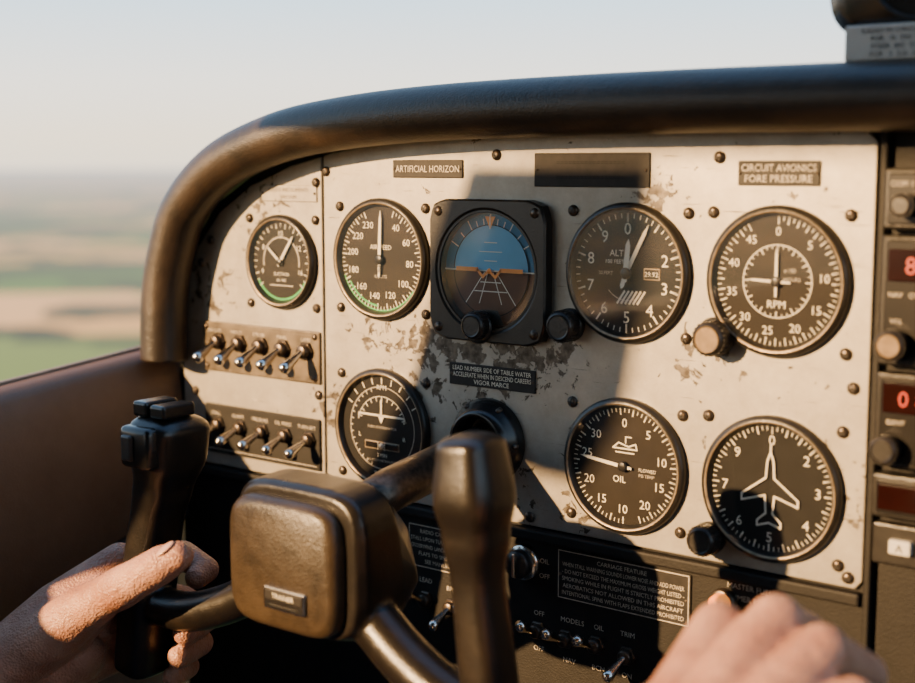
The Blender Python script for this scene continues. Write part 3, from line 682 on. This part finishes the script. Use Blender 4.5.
remeshed(mb,"legs",.006,6,"denim",pilot)
mb=MB()
mb.loft([(.314,-.12,-.34),(.312,-.150,-.20),(.310,-.166,-.137)],[(.005,.003)]*3,"chrome",14,(1,0,0))
mb.loft([(.284,-.166,-.124),(.336,-.166,-.124)],[.0125,.0125],"knob",24,(0,0,1),dome=1)
mb.box((.27,-.24,-.755),(.38,-.002,-.30),"blackpanel",.008)
mb.build("throttle_lever",None,True)
# ---------------------------------------------------------------- ground
def ground_mat():
    m,nt,b=new_mat("farmland_painted_haze"); L=nt.links
    tc=N(nt,"ShaderNodeNewGeometry")
    mp=N(nt,"ShaderNodeMapping"); mp.inputs["Rotation"].default_value=(0,0,math.radians(-28)); mp.inputs["Scale"].default_value=(.0017,.0009,.001)
    L.new(tc.outputs["Position"],mp.inputs["Vector"])
    v=N(nt,"ShaderNodeTexVoronoi",distance="CHEBYCHEV"); v.inputs["Scale"].default_value=1.0; v.inputs["Randomness"].default_value=.8
    L.new(mp.outputs[0],v.inputs["Vector"])
    sp=N(nt,"ShaderNodeSeparateColor"); L.new(v.outputs["Color"],sp.inputs[0])
    cr=N(nt,"ShaderNodeValToRGB"); cr.color_ramp.interpolation="CONSTANT"; e=cr.color_ramp.elements
    e[0].position=0; e[0].color=(.08,.17,.035,1); e[1].position=.20; e[1].color=(.62,.35,.11,1)
    for p,c in ((.40,(.15,.22,.05)),(.52,(.70,.41,.16)),(.72,(.035,.08,.025)),(.84,(.44,.29,.08))):
        q=e.new(p); q.color=list(c)+[1]
    L.new(sp.outputs[0],cr.inputs[0])
    n=N(nt,"ShaderNodeTexNoise"); n.inputs["Scale"].default_value=.0025; n.inputs["Detail"].default_value=7; L.new(tc.outputs["Position"],n.inputs["Vector"])
    tr=N(nt,"ShaderNodeMapRange"); tr.inputs["From Min"].default_value=.53; tr.inputs["From Max"].default_value=.55; L.new(n.outputs["Fac"],tr.inputs["Value"])
    mx=N(nt,"ShaderNodeMix",data_type="RGBA"); L.new(tr.outputs[0],mx.inputs[0]); L.new(cr.outputs[0],mx.inputs[6]); mx.inputs[7].default_value=(.03,.05,.03,1)
    L.new(mx.outputs[2],b.inputs["Base Color"]); b.inputs["Roughness"].default_value=.95; b.inputs["Specular IOR Level"].default_value=0
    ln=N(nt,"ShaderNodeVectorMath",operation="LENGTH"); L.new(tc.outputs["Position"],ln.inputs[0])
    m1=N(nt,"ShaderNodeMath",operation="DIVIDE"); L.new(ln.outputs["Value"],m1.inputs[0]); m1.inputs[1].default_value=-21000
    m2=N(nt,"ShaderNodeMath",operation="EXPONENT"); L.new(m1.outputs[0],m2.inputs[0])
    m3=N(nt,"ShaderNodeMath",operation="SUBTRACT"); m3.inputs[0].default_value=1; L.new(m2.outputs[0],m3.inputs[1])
    em=N(nt,"ShaderNodeEmission"); em.inputs[0].default_value=(.80,.74,.68,1); em.inputs[1].default_value=1.5  # haze painted into the ground as emission, stronger with distance
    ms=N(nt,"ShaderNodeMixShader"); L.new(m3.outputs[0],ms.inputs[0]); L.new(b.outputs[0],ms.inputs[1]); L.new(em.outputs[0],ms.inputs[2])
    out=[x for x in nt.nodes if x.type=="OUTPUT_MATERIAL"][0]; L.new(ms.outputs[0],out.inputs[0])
    return m
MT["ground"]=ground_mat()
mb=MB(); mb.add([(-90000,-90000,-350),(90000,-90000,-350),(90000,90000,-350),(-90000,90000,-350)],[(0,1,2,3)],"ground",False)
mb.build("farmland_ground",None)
# ---------------------------------------------------------------- world, sun, camera
w=bpy.data.worlds.new("sky"); sc.world=w; w.use_nodes=True; nt=w.node_tree; L=nt.links
bg=nt.nodes["Background"]; tc=N(nt,"ShaderNodeTexCoord"); sx=N(nt,"ShaderNodeSeparateXYZ"); L.new(tc.outputs["Generated"],sx.inputs[0])
cr=N(nt,"ShaderNodeValToRGB"); e=cr.color_ramp.elements
e[0].position=0; e[0].color=(.92,.78,.60,1); e[1].position=1; e[1].color=(.14,.28,.55,1)
for p,c in ((.02,(1.0,.84,.63)),(.06,(.97,.91,.80)),(.12,(.62,.80,.93)),(.2,(.45,.65,.85))):
    q=e.new(p); q.color=list(c)+[1]
L.new(sx.outputs["Z"],cr.inputs[0]); L.new(cr.outputs[0],bg.inputs[0]); bg.inputs[1].default_value=2.4
sd=bpy.data.lights.new("sun","SUN"); sd.energy=19.0; sd.angle=math.radians(.9); sd.color=(1,.60,.26)
so=bpy.data.objects.new("sun",sd); COL.objects.link(so); so.rotation_euler=Vector((.40,.87,-.28)).to_track_quat("-Z","Y").to_euler(); so.location=(-1,-2,1.5)
cam=bpy.data.cameras.new("camera"); cam.sensor_width=36; cam.lens=1340*36/915; cam.clip_start=.02; cam.clip_end=200000
co=bpy.data.objects.new("camera",cam); COL.objects.link(co)
th=math.radians(37.5); ph=math.radians(7.5)
co.location=(.5432,-.7079,.1175); co.rotation_euler=(math.radians(90)-ph,0,th)
cam.dof.use_dof=True; cam.dof.focus_distance=.87; cam.dof.aperture_fstop=4.5
sc.camera=co
